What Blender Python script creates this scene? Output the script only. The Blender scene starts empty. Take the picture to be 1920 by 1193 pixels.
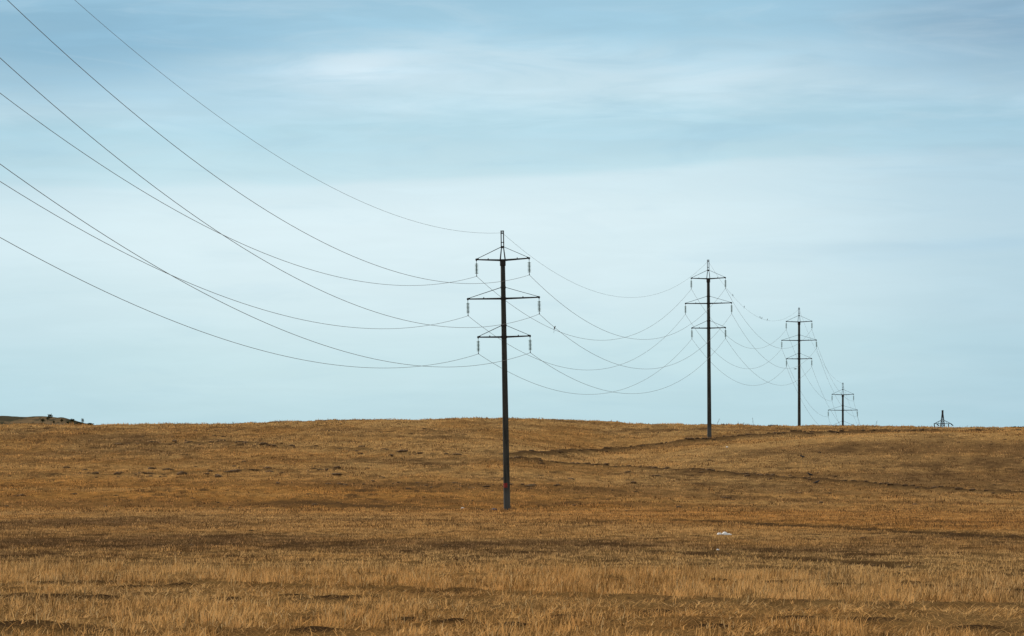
import bpy, bmesh, math, random
import numpy as np
from mathutils import Vector, Matrix

random.seed(7)
rng = np.random.default_rng(11)
R = math.radians
scene = bpy.context.scene
COL = scene.collection

# ------------------------------------------------------------------ camera, sky, sun, exposure
F = 7000.0          # focal length in photo pixels (1920 wide)
CX, HY = 960.0, 930.0
CAMZ = 1.7
cam = bpy.data.cameras.new('camera')
cam.sensor_width = 36.0
cam.lens = 36.0 * F / 1920.0
cam.shift_y = (HY - 596.5) / 1920.0
cam.clip_start, cam.clip_end = 0.5, 30000
camo = bpy.data.objects.new('camera', cam)
COL.objects.link(camo)
camo.location = (0, 0, CAMZ)
camo.rotation_euler = (R(90), 0, 0)
scene.camera = camo

SUN_EL, SUN_AZ = 34.0, -52.0       # azimuth clockwise from the view direction
sd = bpy.data.lights.new('sun', 'SUN')
sd.energy = 3.6
sd.angle = R(8)
sd.color = (1.0, 0.91, 0.78)
so = bpy.data.objects.new('sun', sd)
COL.objects.link(so)
dsun = Vector((math.sin(R(SUN_AZ)) * math.cos(R(SUN_EL)), math.cos(R(SUN_AZ)) * math.cos(R(SUN_EL)), math.sin(R(SUN_EL))))
so.rotation_euler = dsun.to_track_quat('Z', 'Y').to_euler()
so.location = (0, 0, 60)

scene.view_settings.view_transform = 'Standard'
scene.view_settings.look = 'None'
scene.view_settings.exposure = 0.0
scene.view_settings.gamma = 1.0
scene.view_settings.use_curve_mapping = False

world = bpy.data.worlds.new('World')
scene.world = world
world.use_nodes = True
nt = world.node_tree
nt.nodes.clear()


class NB:
    """small helper that writes node expressions"""
    def __init__(s, tree): s.t = tree
    def n(s, typ, **kw):
        nd = s.t.nodes.new(typ)
        for k, v in kw.items(): setattr(nd, k, v)
        return nd
    def put(s, sock, v):
        if isinstance(v, bpy.types.NodeSocket): s.t.links.new(v, sock)
        else: sock.default_value = v
    def m(s, op, a, b=None, c=None, clamp=False):
        nd = s.n('ShaderNodeMath', operation=op, use_clamp=clamp)
        for i, v in enumerate((a, b, c)):
            if v is not None: s.put(nd.inputs[i], v)
        return nd.outputs[0]
    def noise(s, vec, scale=1.0, detail=3.0, rough=.5, dist=0.0):
        nd = s.n('ShaderNodeTexNoise')
        s.put(nd.inputs['Vector'], vec)
        nd.inputs['Scale'].default_value = scale
        nd.inputs['Detail'].default_value = detail
        nd.inputs['Roughness'].default_value = rough
        nd.inputs['Distortion'].default_value = dist
        return nd.outputs['Fac']
    def scalev(s, vec, sc):
        nd = s.n('ShaderNodeVectorMath', operation='MULTIPLY')
        s.put(nd.inputs[0], vec); nd.inputs[1].default_value = sc
        return nd.outputs[0]
    def mix(s, f, a, b, typ='MIX'):
        nd = s.n('ShaderNodeMix', data_type='RGBA', blend_type=typ)
        s.put(nd.inputs[0], f)
        for sock, v in ((nd.inputs[6], a), (nd.inputs[7], b)):
            if isinstance(v, (tuple, list)): v = (*v[:3], 1)
            s.put(sock, v)
        return nd.outputs[2]
    def ramp(s, f, stops, interp='EASE'):
        nd = s.n('ShaderNodeValToRGB')
        cr = nd.color_ramp
        cr.interpolation = interp
        while len(cr.elements) < len(stops): cr.elements.new(0.5)
        for e, (p, c) in zip(cr.elements, stops):
            e.position = p
            e.color = (*c, 1)
        s.put(nd.inputs[0], f)
        return nd.outputs[0]
    def rng(s, v, a, b, c=0., d=1.):
        nd = s.n('ShaderNodeMapRange', interpolation_type='SMOOTHSTEP')
        s.put(nd.inputs[0], v)
        for i, x in enumerate((a, b, c, d)): nd.inputs[i + 1].default_value = x
        return nd.outputs[0]


def lin(r, g, b):
    f = lambda c: c / 12.92 if c <= .04045 else ((c + .055) / 1.055) ** 2.4
    return tuple(f(c / 255) for c in (r, g, b))


def build_sky():
    b = NB(nt)
    tc = b.n('ShaderNodeTexCoord')
    d = tc.outputs['Generated']
    sep = b.n('ShaderNodeSeparateXYZ'); nt.links.new(d, sep.inputs[0])
    X, Y, Z = sep.outputs
    hx = b.m('ARCTAN2', X, Y)                       # azimuth from north (the view direction)
    # wide sheets of layered cloud: noise stretched along the horizon
    wide = b.noise(b.scalev(d, (8, 8, 50)), 1.0, 2.5, .45, .25)
    wisp = b.noise(b.scalev(d, (30, 30, 210)), 1.0, 4.0, .55, .5)
    tuft = b.noise(b.scalev(d, (17, 17, 105)), 1.0, 5.0, .6, .8)
    wob = b.m('MULTIPLY', b.m('SUBTRACT', wide, .5), .019)
    calm = b.rng(Z, .07, .105, .4, 1.0)
    wob2 = b.m('MULTIPLY', b.m('MULTIPLY', b.m('SUBTRACT', wisp, .5), .008), calm)
    tilt = b.m('MULTIPLY', hx, -.02)
    z = b.m('ADD', b.m('ADD', b.m('ADD', Z, wob), wob2), tilt)
    f = b.m('MULTIPLY', z, 5.0, clamp=True)         # elevation 0 .. 0.2
    P = lambda y: min(1, max(0, (HY - y) / F * 5))
    col = b.ramp(f, [
        (0.0, lin(183, 217, 227)),
        (P(795), lin(189, 221, 230)),
        (P(690), lin(200, 229, 236)),
        (P(570), lin(211, 235, 242)),
        (P(430), lin(218, 240, 247)),
        (P(345), lin(209, 234, 243)),
        (P(310), lin(192, 225, 236)),
        (P(245), lin(182, 219, 233)),
        (P(185), lin(198, 227, 239)),
        (P(120), lin(184, 218, 234)),
        (P(50), lin(163, 205, 226)),
        (P(-40), lin(152, 194, 218)),
        (P(-160), lin(170, 203, 220)),
        (P(-330), lin(205, 208, 208)),
        (1.0, lin(222, 220, 216)),
    ])
    def blob(px, py, sx, sy):
        a = b.m('DIVIDE', b.m('SUBTRACT', hx, (px - CX) / F), sx / F)
        c = b.m('DIVIDE', b.m('SUBTRACT', z, (HY - py) / F), sy / F)
        q = b.m('ADD', b.m('MULTIPLY', a, a), b.m('MULTIPLY', c, c))
        return b.m('POWER', 2.71828, b.m('MULTIPLY', q, -1.0))
    frag = b.rng(tuft, .36, .60, .25, 1.0)
    def lay(col, px, py, sx, sy, amt, c, torn=False):
        q = b.m('MULTIPLY', blob(px, py, sx, sy), amt)
        return b.mix(b.m('MULTIPLY', q, frag) if torn else q, col, lin(*c))
    col = lay(col, 650, 138, 150, 40, 1.0, (220, 240, 250), True)
    col = lay(col, 500, 128, 130, 30, .5, (205, 231, 245), True)
    col = lay(col, 1290, 165, 300, 52, .5, (210, 232, 243), True)
    col = lay(col, 980, 130, 150, 40, .5, (205, 231, 243), True)
    col = lay(col, 120, 60, 420, 75, .8, (133, 180, 208))
    col = lay(col, 40, 110, 150, 260, .3, (140, 182, 205))
    col = lay(col, 430, 180, 260, 45, .45, (158, 203, 225))
    col = lay(col, 1880, 60, 300, 110, .85, (134, 168, 194))
    col = lay(col, 1950, 330, 420, 260, .5, (150, 190, 214))
    col = lay(col, 1990, 700, 380, 260, .5, (157, 196, 216))
    col = lay(col, -60, 720, 300, 200, .4, (165, 207, 224))
    col = lay(col, 1450, 268, 420, 36, .35, (165, 206, 226))
    col = lay(col, 1780, 480, 260, 16, .30, (160, 198, 222))
    col = lay(col, 760, 430, 520, 120, .45, (226, 243, 249))
    # soft streaks inside the sheet
    st = b.m('MULTIPLY', b.rng(wisp, .35, .72, -.03, .035), calm)
    nd = b.n('ShaderNodeHueSaturation')
    b.put(nd.inputs['Color'], col)
    col2 = b.mix(b.m('MULTIPLY', b.rng(tuft, .48, .72), b.m('MULTIPLY', calm, .15)), col, lin(222, 238, 246))
    col2 = b.mix(b.m('MULTIPLY', b.rng(tuft, .5, .28), b.m('MULTIPLY', calm, .22)), col2, lin(150, 192, 216))
    b.put(nd.inputs['Color'], col2)
    b.put(nd.inputs['Value'], b.m('ADD', 1.02, st)); nd.inputs['Saturation'].default_value = 1.0
    b.put(nd.inputs['Hue'], .5)
    col = nd.outputs[0]
    sky = b.n('ShaderNodeTexSky', sky_type='NISHITA', sun_disc=False)
    sky.sun_elevation = R(SUN_EL); sky.sun_rotation = R(SUN_AZ)
    sky.air_density = 1.0; sky.dust_density = 1.5
    bg1 = b.n('ShaderNodeBackground'); nt.links.new(sky.outputs[0], bg1.inputs[0]); bg1.inputs[1].default_value = .08
    bg2 = b.n('ShaderNodeBackground'); nt.links.new(col, bg2.inputs[0]); bg2.inputs[1].default_value = 1.0
    mx = b.n('ShaderNodeMixShader'); mx.inputs[0].default_value = .93   # cloud cover
    nt.links.new(bg1.outputs[0], mx.inputs[1]); nt.links.new(bg2.outputs[0], mx.inputs[2])
    out = b.n('ShaderNodeOutputWorld'); nt.links.new(mx.outputs[0], out.inputs[0])


build_sky()

# ------------------------------------------------------------------ materials
def new_mat(name):
    m = bpy.data.materials.new(name)
    m.use_nodes = True
    t = m.node_tree
    t.nodes.clear()
    out = t.nodes.new('ShaderNodeOutputMaterial')
    return m, NB(t), out


def principled(name, base, rough=.8, metal=0., var=.0, scale=5., spec=.3, bump=0.):
    m, b, out = new_mat(name)
    p = b.n('ShaderNodeBsdfPrincipled')
    p.inputs['Roughness'].default_value = rough
    p.inputs['Metallic'].default_value = metal
    p.inputs['Specular IOR Level'].default_value = spec
    tc = b.n('ShaderNodeTexCoord')
    n = b.noise(tc.outputs['Object'], scale, 4, .6)
    c = b.mix(b.rng(n, .3, .7), tuple(x * (1 - var) for x in base), tuple(x * (1 + var) for x in base))
    b.put(p.inputs['Base Color'], c)
    if bump:
        bp = b.n('ShaderNodeBump'); bp.inputs['Strength'].default_value = bump; bp.inputs['Distance'].default_value = .02
        b.put(bp.inputs['Height'], n); b.t.links.new(bp.outputs[0], p.inputs['Normal'])
    b.t.links.new(p.outputs[0], out.inputs[0])
    return m


def mat_ground():
    m, b, out = new_mat('dry_field')
    tc = b.n('ShaderNodeTexCoord')
    at = b.n('ShaderNodeAttribute', attribute_name='tint')
    o = tc.outputs['Object']
    n1 = b.noise(o, 1.3, 5, .65)
    n2 = b.noise(b.scalev(o, (1, .35, 1)), 7.0, 4, .65)
    n3 = b.noise(b.scalev(o, (1, .15, 1)), 35.0, 3, .6)
    c = b.mix(b.m('MULTIPLY', b.rng(n1, .36, .64), .55), at.outputs['Color'], (.075, .043, .022))
    c = b.mix(b.m('MULTIPLY', b.rng(n2, .5, .68), .6), c, (.05, .03, .017))
    c = b.mix(b.m('MULTIPLY', b.rng(n3, .5, .72), .4), c, (.40, .22, .075))
    p = b.n('ShaderNodeBsdfDiffuse'); b.put(p.inputs[0], c); p.inputs[1].default_value = .8
    bp = b.n('ShaderNodeBump'); bp.inputs['Strength'].default_value = .8; bp.inputs['Distance'].default_value = .06
    b.put(bp.inputs['Height'], b.m('ADD', n2, n3)); b.t.links.new(bp.outputs[0], p.inputs['Normal'])
    b.t.links.new(p.outputs[0], out.inputs[0])
    return m


def mat_blade(name='straw'):
    m, b, out = new_mat(name)
    at = b.n('ShaderNodeAttribute', attribute_name='tint')
    d = b.n('ShaderNodeBsdfDiffuse'); b.t.links.new(at.outputs['Color'], d.inputs[0])
    t = b.n('ShaderNodeBsdfTranslucent'); b.t.links.new(at.outputs['Color'], t.inputs[0])
    mx = b.n('ShaderNodeMixShader'); mx.inputs[0].default_value = .24
    b.t.links.new(d.outputs[0], mx.inputs[1]); b.t.links.new(t.outputs[0], mx.inputs[2])
    b.t.links.new(mx.outputs[0], out.inputs[0])
    return m


def mat_concrete():
    m, b, out = new_mat('weathered_concrete')
    p = b.n('ShaderNodeBsdfPrincipled'); p.inputs['Roughness'].default_value = .9
    p.inputs['Specular IOR Level'].default_value = .2
    tc = b.n('ShaderNodeTexCoord')
    n = b.noise(b.scalev(tc.outputs['Object'], (3, 3, .25)), 1.5, 5, .65)
    n2 = b.noise(tc.outputs['Object'], 9, 4, .6)
    c = b.mix(b.rng(n, .35, .65), (.018, .021, .020), (.042, .046, .042))
    c = b.mix(b.m('MULTIPLY', b.rng(n2, .5, .7), .4), c, (.075, .075, .068))
    sep = b.n('ShaderNodeSeparateXYZ'); b.t.links.new(tc.outputs['Object'], sep.inputs[0])
    foot = b.rng(b.m('ADD', sep.outputs[2], b.m('MULTIPLY', n2, .8)), 1.6, 2.6, 1., 0.)   # newer concrete sleeve at the foot
    c = b.mix(b.m('MULTIPLY', foot, .7), c, (.075, .08, .08))
    b.put(p.inputs['Base Color'], c)
    b.t.links.new(p.outputs[0], out.inputs[0])
    return m


M = dict(
    ground=mat_ground(), straw=mat_blade(), concrete=mat_concrete(),
    steel=principled('dark_steel', (.018, .018, .018), .6, .3, .3, 6),
    glass=principled('green_glass', (.018, .095, .06), .3, 0, .3, 10, .5),
    wire=principled('weathered_aluminium', (.13, .135, .13), .6, .2, .15, .5),
    red=principled('red_paint', (.20, .018, .015), .7, 0, .3, 12),
    clod=principled('dark_soil', (.10, .060, .030), .95, 0, .5, 3, .1, .6),
    white=principled('white_plastic', (.70, .69, .68), .5, 0, .08, 8),
    blue=principled('dark_blue_scrap', (.03, .035, .06), .6, 0, .3, 20),
    bird=principled('black_feathers', (.018, .018, .02), .6, 0, .3, 20),
    lattice=principled('galvanised_steel', (.045, .05, .055), .6, .3, .3, 2),
    stem=principled('dry_stem', (.10, .07, .04), .9, 0, .3, 8),
)


def mat_leaf():
    m, b, out = new_mat('scrub_leaves')
    tc = b.n('ShaderNodeTexCoord')
    n = b.noise(tc.outputs['Object'], 1.8, 3, .6)
    c = b.mix(b.rng(n, .35, .65), (.022, .028, .014), (.05, .055, .026))
    d = b.n('ShaderNodeBsdfDiffuse'); b.put(d.inputs[0], c)
    b.t.links.new(d.outputs[0], out.inputs[0])
    return m


def mat_hill():
    m, b, out = new_mat('scrubby_slope')
    tc = b.n('ShaderNodeTexCoord')
    o = tc.outputs['Object']
    n = b.noise(b.scalev(o, (.06, .03, .3)), 1.0, 5, .65)
    n2 = b.noise(b.scalev(o, (.5, .2, 1.2)), 1.0, 4, .6)
    c = b.mix(b.rng(n, .46, .58), (.058, .05, .033), (.16, .11, .06))
    c = b.mix(b.m('MULTIPLY', b.rng(n2, .5, .62), .75), c, (.035, .038, .024))
    d = b.n('ShaderNodeBsdfDiffuse'); b.put(d.inputs[0], c)
    b.t.links.new(d.outputs[0], out.inputs[0])
    return m


M['leaf'] = mat_leaf(); M['hill'] = mat_hill()

# ------------------------------------------------------------------ helpers
def link(name, me, mats, parent=None):
    o = bpy.data.objects.new(name, me)
    for m in (mats if isinstance(mats, (list, tuple)) else [mats]): me.materials.append(m)
    COL.objects.link(o)
    if parent: o.parent = parent
    return o


def obj(name, bm, mats, parent=None, smooth=False):
    me = bpy.data.meshes.new(name)
    bmesh.ops.recalc_face_normals(bm, faces=bm.faces[:])
    if smooth:
        for f in bm.faces: f.smooth = True
    bm.to_mesh(me); bm.free()
    return link(name, me, mats, parent)


def tag(o, label=None, cat=None, group=None, kind=None):
    if label: o['label'] = label
    if cat: o['category'] = cat
    if group: o['group'] = group
    if kind: o['kind'] = kind
    return o


def empty(name, loc, rot=(0, 0, 0)):
    o = bpy.data.objects.new(name, None)
    o.empty_display_size = .5
    COL.objects.link(o)
    o.location = loc; o.rotation_euler = rot
    return o


def copy_tree(o, parent=None):
    c = o.copy()
    COL.objects.link(c)
    if parent: c.parent = parent
    for ch in [x for x in scene.objects if x.parent == o]:
        copy_tree(ch, c)
    return c


def frame_for(d):
    d = d.normalized()
    up = Vector((0, 0, 1)) if abs(d.z) < .95 else Vector((0, 1, 0))
    a = d.cross(up).normalized()
    return a, a.cross(d).normalized()


def bar(bm, p, q, w, h=None, mi=0, w2=None, h2=None):
    """square bar from p to q, optionally tapering"""
    p, q = Vector(p), Vector(q)
    h = h or w; w2 = w2 or w; h2 = h2 or h
    a, c = frame_for(q - p)
    vs = []
    for pt, ww, hh in ((p, w, h), (q, w2, h2)):
        for sx, sy in ((-1, -1), (1, -1), (1, 1), (-1, 1)):
            vs.append(bm.verts.new(pt + a * sx * ww / 2 + c * sy * hh / 2))
    for f in ((3, 2, 1, 0), (4, 5, 6, 7), (0, 1, 5, 4), (1, 2, 6, 5), (2, 3, 7, 6), (3, 0, 4, 7)):
        bm.faces.new([vs[i] for i in f]).material_index = mi


def tube(bm, pts, rad, n=8, mi=0, caps=True):
    """round tube through points; rad is a number or a list"""
    pts = [Vector(p) for p in pts]
    rads = rad if isinstance(rad, (list, tuple)) else [rad] * len(pts)
    rings = []
    for i, p in enumerate(pts):
        d = pts[min(i + 1, len(pts) - 1)] - pts[max(i - 1, 0)]
        a, c = frame_for(d)
        rings.append([bm.verts.new(p + (a * math.cos(t) + c * math.sin(t)) * rads[i])
                      for t in [2 * math.pi * k / n for k in range(n)]])
    for r0, r1 in zip(rings, rings[1:]):
        for k in range(n):
            bm.faces.new((r0[k], r0[(k + 1) % n], r1[(k + 1) % n], r1[k])).material_index = mi
    if caps:
        bm.faces.new(rings[0][::-1]).material_index = mi
        bm.faces.new(rings[-1]).material_index = mi


def lathe(bm, prof, n=16, c=(0, 0, 0), mi=0):
    """prof: (radius, z) pairs"""
    rings = []
    for r, z in prof:
        rings.append([bm.verts.new((c[0] + r * math.cos(2 * math.pi * k / n), c[1] + r * math.sin(2 * math.pi * k / n), c[2] + z)) for k in range(n)])
    for r0, r1 in zip(rings, rings[1:]):
        for k in range(n):
            bm.faces.new((r0[k], r0[(k + 1) % n], r1[(k + 1) % n], r1[k])).material_index = mi
    bm.faces.new(rings[0][::-1]).material_index = mi
    bm.faces.new(rings[-1]).material_index = mi


def mesh_np(name, V, faces_flat, loop_tot, mat, tint=None, smooth=False):
    me = bpy.data.meshes.new(name)
    nv = len(V); nl = len(faces_flat); nf = len(loop_tot)
    me.vertices.add(nv); me.loops.add(nl); me.polygons.add(nf)
    me.vertices.foreach_set('co', np.ascontiguousarray(V, dtype=np.float32).ravel())
    me.loops.foreach_set('vertex_index', np.ascontiguousarray(faces_flat, dtype=np.int32))
    st = np.zeros(nf, dtype=np.int32); st[1:] = np.cumsum(loop_tot)[:-1]
    me.polygons.foreach_set('loop_start', st)
    if smooth: me.polygons.foreach_set('use_smooth', np.ones(nf, dtype=bool))
    if tint is not None:
        at = me.attributes.new('tint', 'FLOAT_COLOR', 'POINT')
        c = np.ones((nv, 4), dtype=np.float32); c[:, :3] = tint
        at.data.foreach_set('color', c.ravel())
    me.update(calc_edges=True)
    return link(name, me, mat)


# ------------------------------------------------------------------ noise and terrain
def vnoise(x, y, seed=0):
    xi = np.floor(x).astype(np.int64); yi = np.floor(y).astype(np.int64)
    fx = x - xi; fy = y - yi
    fx = fx * fx * fx * (fx * (fx * 6 - 15) + 10); fy = fy * fy * fy * (fy * (fy * 6 - 15) + 10)
    def h(a, b):
        n = (a * 374761393 + b * 668265263 + seed * 974634541) & 0xFFFFFFFF
        n = ((n ^ (n >> 13)) * 1274126177) & 0xFFFFFFFF
        n = n ^ (n >> 16)
        return (n & 0xFFFFFF) / float(0xFFFFFF)
    a = h(xi, yi) * (1 - fx) + h(xi + 1, yi) * fx
    b = h(xi, yi + 1) * (1 - fx) + h(xi + 1, yi + 1) * fx
    return a * (1 - fy) + b * fy


def fbm(x, y, seed=0, octv=3):
    s = 0; a = .5; t = 0
    for i in range(octv):
        s = s + a * vnoise(x * 2 ** i, y * 2 ** i, seed + i * 17); t += a; a *= .5
    return s / t


def pchip(xs, ys, xq):
    """monotone cubic along axis 0 of ys"""
    xs = np.asarray(xs, float); ys = np.asarray(ys, float)
    h = np.diff(xs); d = np.diff(ys, axis=0) / h[:, None]
    m = np.zeros_like(ys)
    for i in range(1, len(xs) - 1):
        w1 = 2 * h[i] + h[i - 1]; w2 = h[i] + 2 * h[i - 1]
        ok = d[i - 1] * d[i] > 0
        with np.errstate(divide='ignore', invalid='ignore'):
            v = (w1 + w2) / (w1 / d[i - 1] + w2 / d[i])
        m[i] = np.where(ok, v, 0)
    m[0] = d[0]; m[-1] = d[-1]
    k = np.clip(np.searchsorted(xs, xq) - 1, 0, len(xs) - 2)
    t = ((xq - xs[k]) / h[k])[:, None]; hk = h[k][:, None]
    return ((2 * t ** 3 - 3 * t ** 2 + 1) * ys[k] + (t ** 3 - 2 * t ** 2 + t) * hk * m[k]
            + (-2 * t ** 3 + 3 * t ** 2) * ys[k + 1] + (t ** 3 - t ** 2) * hk * m[k + 1])


def make_table():
    cols = np.array([-300, 0, 300, 640, 900, 1060, 1150, 1330, 1600, 1920, 2300]) - CX
    rise = {
        350: [962, 961, 960, 959, 958, 958, 958, 959, 960, 961, 962],
        400: [914, 912, 908, 905, 907, 912, 916, 922, 928, 933, 936],
        450: [870, 868, 866, 864, 864, 876, 884, 880, 873, 873, 876],
        500: [834, 832, 830, 828, 830, 850, 856, 840, 817, 811, 811],
        530: [818, 816, 815, 813, 815, 836, 844, 832, 817, 812, 812],
        560: [808, 808, 807, 804, 803, 814, 820, 815, 811, 810, 810],
        605: [800, 799, 798, 791, 786, 790, 794, 799, 801.5, 805, 808],
    }
    ds = [0, 110, 170, 250, 300] + list(rise) + [728, 868, 1015, 1400, 2500, 9000, 40000]
    Z = []
    for d in ds:
        if d <= 110: Z.append(np.zeros(len(cols)))
        elif d in rise: Z.append(CAMZ + (HY - np.array(rise[d], float)) * d / F)
        elif d < 350: Z.append(np.full(len(cols), {170: .0, 250: .02, 300: .08}[d]))
        else:
            top = CAMZ + (HY - np.array(rise[605], float)) * 605 / F
            Z.append(top + {728: -1.0, 868: -11.6, 1015: -18., 1400: -9, 2500: -14, 9000: -16, 40000: -16}[d])
    Z = np.array(Z)
    dq = np.concatenate([np.arange(0, 740, 2.0), np.arange(740, 2500, 10.), np.geomspace(2500, 40000, 40)])
    Zd = pchip(ds, Z, dq)
    uq = np.arange(cols[0], cols[-1] + 1, 10.)
    return dq, uq, pchip(cols, Zd.T, uq).T


DQ, UQ, TAB = make_table()
TRACKS = []      # world polylines of ploughed ridges: (points, ridge height, half width, dark width)
BUMPS = []


def z_smooth(x, y):
    x = np.asarray(x, float); y = np.asarray(y, float)
    ys = np.maximum(y, 1.0)
    u = np.clip(F * x / ys, UQ[0], UQ[-1] - .01)
    yc = np.clip(y, 0, DQ[-1] - 1)
    i = np.clip(np.searchsorted(DQ, yc, side='right') - 1, 0, len(DQ) - 2)
    t = (yc - DQ[i]) / (DQ[i + 1] - DQ[i])
    k = (u - UQ[0]) / 10.; j = np.clip(k.astype(int), 0, len(UQ) - 2); s = k - j
    return ((TAB[i, j] * (1 - s) + TAB[i, j + 1] * s) * (1 - t) + (TAB[i + 1, j] * (1 - s) + TAB[i + 1, j + 1] * s) * t)


def at(px, py, d0=42., d1=640.):
    """point of the smooth ground that a line of sight of the surveyed photo meets first"""
    d = np.arange(d0, d1, .25)
    x = (px - CX) / F * d
    yy = HY - (z_smooth(x, d) - CAMZ) * F / d
    k = np.argmax(yy <= py) if (yy <= py).any() else np.argmin(yy)
    return float(x[k]), float(d[k])


def seg_dist(x, y, pts):
    best = np.full(np.shape(x), 1e9)
    for (ax, ay), (bx, by) in zip(pts, pts[1:]):
        dx, dy = bx - ax, by - ay
        t = np.clip(((x - ax) * dx + (y - ay) * dy) / (dx * dx + dy * dy), 0, 1)
        best = np.minimum(best, np.hypot(x - ax - t * dx, y - ay - t * dy))
    return best


def poly(pxs): return [at(*p) for p in pxs]


UPPER = poly([(955, 857), (1060, 853), (1180, 841), (1330, 829), (1480, 819), (1600, 812)])
UPPER[-1] = (51.5, 551); UPPER[-2] = (40.5, 549)
UPPER.append((66, 556)); UPPER.append((84, 562))
LOWER = poly([(960, 866), (1080, 873), (1180, 880), (1280, 885), (1400, 894), (1520, 903), (1660, 912), (1790, 922), (1920, 929), (2050, 934)])
LEFT1 = poly([(-60, 893), (120, 893), (300, 890), (420, 888), (520, 885), (640, 880)])
LEFT2 = poly([(240, 831), (400, 833), (520, 837), (640, 845), (770, 853), (860, 858)])
MIDL = poly([(640, 911), (800, 910), (900, 912), (1060, 916), (1150, 922)])
RUTA = poly([(1090, 982), (1280, 972 + 4), (1420, 984), (1560, 991), (1730, 999), (1920, 1011), (2100, 1018)])
RUTB = poly([(1180, 1034), (1290, 1038), (1420, 1046), (1560, 1053), (1640, 1060), (1700, 1066)])
GAP = poly([(-300, 1101), (0, 1098), (320, 1096), (640, 1106), (960, 1115), (1280, 1128), (1600, 1137), (1920, 1142), (2300, 1147)])
GAP2 = poly([(-300, 1077), (0, 1077), (320, 1078), (640, 1081), (960, 1083), (1280, 1087), (1500, 1091), (1920, 1102), (2300, 1108)])
EDGE = poly([(-500, 1064), (0, 1065), (640, 1068), (1280, 1076), (1920, 1088), (2500, 1094)])
HOLES = [(*at(px, py), r) for px, py, r in ((488, 1072, .55), (296, 1068, .35), (262, 1102, .6), (350, 1099, .7), (640, 1122, .7), (560, 1120, .4), (420, 1126, .4),
         (585, 1184, .5), (760, 1166, .35), (850, 1168, .45), (672, 1076, .3), (700, 1077, .3), (1130, 1087, .5), (1180, 1089, .4), (1340, 1092, .55), (1375, 1094, .4),
         (1460, 1095, .6), (1560, 1098, .5), (1740, 1103, .6), (1790, 1104, .5), (1875, 1110, .7), (1910, 1111, .6), (1500, 1160, .5), (1620, 1164, .6), (1340, 1178, .4),
         (40, 1120, .5), (110, 1122, .6), (180, 1124, .5), (960, 1176, .4), (1830, 1180, .5), (1240, 1150, .4), (1060, 1158, .4))]
FOOT = poly([(560, 942), (700, 950), (830, 955), (960, 957)])
ex = np.array([p[0] for p in EDGE]); ey = np.array([p[1] for p in EDGE])


def holes(x, y):
    f = np.zeros(np.shape(x))
    for hx, hy, r in HOLES:
        f = np.maximum(f, np.exp(-((x - hx) / (r * .72)) ** 2 - ((y - hy) / (r * 1.5)) ** 2))
    return f


def hummock(x, y):
    """0..1, the low humps and tufts the field is covered with; larger on the far slopes"""
    r = np.hypot(x, y)
    a = np.clip((fbm(x / .9, y / 2.6, 3, 3) - .50) * 4.5, 0, 1)
    b = np.clip((fbm(x / 1.9, y / 2.1, 13, 4) - .52) * 5.0, 0, 1)
    t = np.clip((r - 180) / 180, 0, 1)
    return (a * (1 - t) + b * t) * (1 - .75 * np.clip(1.3 * ell(x, y, 48, 484, 36, 44), 0, 1))


def relief(x, y):
    r = np.hypot(x, y)
    amp = np.clip((r - 25) / 40, 0, 1)
    e = np.interp(x, ex, ey)
    fld = np.clip((y - e) / 4, 0, 1)
    far = np.clip((690 - r) / 60, 0, 1)
    z = hummock(x, y) * (.05 + .13 * np.clip((r - 120) / 260, 0, 1)) * fld * far
    z = z + (fbm(x / .35, y / .5, 9, 3) - .5) * .09 * amp
    z = z + (fbm(x / 7, y / 9, 23, 2) - .5) * .5 * np.clip((r - 330) / 120, 0, 1) * far
    for pts, w in ((GAP, .9), (GAP2, .6)):
        yg = np.interp(x, [p[0] for p in pts], [p[1] for p in pts])
        z = z + .05 * np.exp(-((y - yg - 1.2) / .8) ** 2) * w
    rough = .6 + .8 * vnoise(x / 1.4, y / 1.4, 41)
    near = r < 700
    for pts, h, w in ((UPPER, .42, 1.6), (LOWER, .34, 1.3), (LEFT1, .18, 1.2), (LEFT2, .22, 1.6), (MIDL, .16, 1.3)):
        d = seg_dist(x, y, pts)
        z = z + np.where(near, h * rough * np.exp(-(d / w) ** 2), 0)
    for pts, h, w in ((RUTA, -.10, .7), (RUTB, -.08, .5), (GAP, -.12, .45)):
        d = seg_dist(x, y, pts)
        z = z + h * np.exp(-(d / w) ** 2)
    z = z + .05 * holes(x, y) * rough
    # a low heap of turned soil at the near left
    z = z + .12 * np.exp(-((x + 6.2) / 1.3) ** 2 - ((y - 46.5) / 1.6) ** 2) * rough
    return z


def ground_z(x, y):
    x = np.asarray(x, float); y = np.asarray(y, float)
    return z_smooth(x, y) + relief(x, y)


def gz(x, y): return float(ground_z(np.array([x]), np.array([y]))[0])


STRAW = np.array((.59, .320, .104)); ORANGE = np.array((.60, .292, .076)); PALE = np.array((.62, .380, .148))
DULL = np.array((.175, .096, .044)); SOIL = np.array((.060, .035, .018))


def ell(x, y, cx, cy, rx, ry):
    return np.exp(-((x - cx) / rx) ** 2 - ((y - cy) / ry) ** 2)


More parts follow.
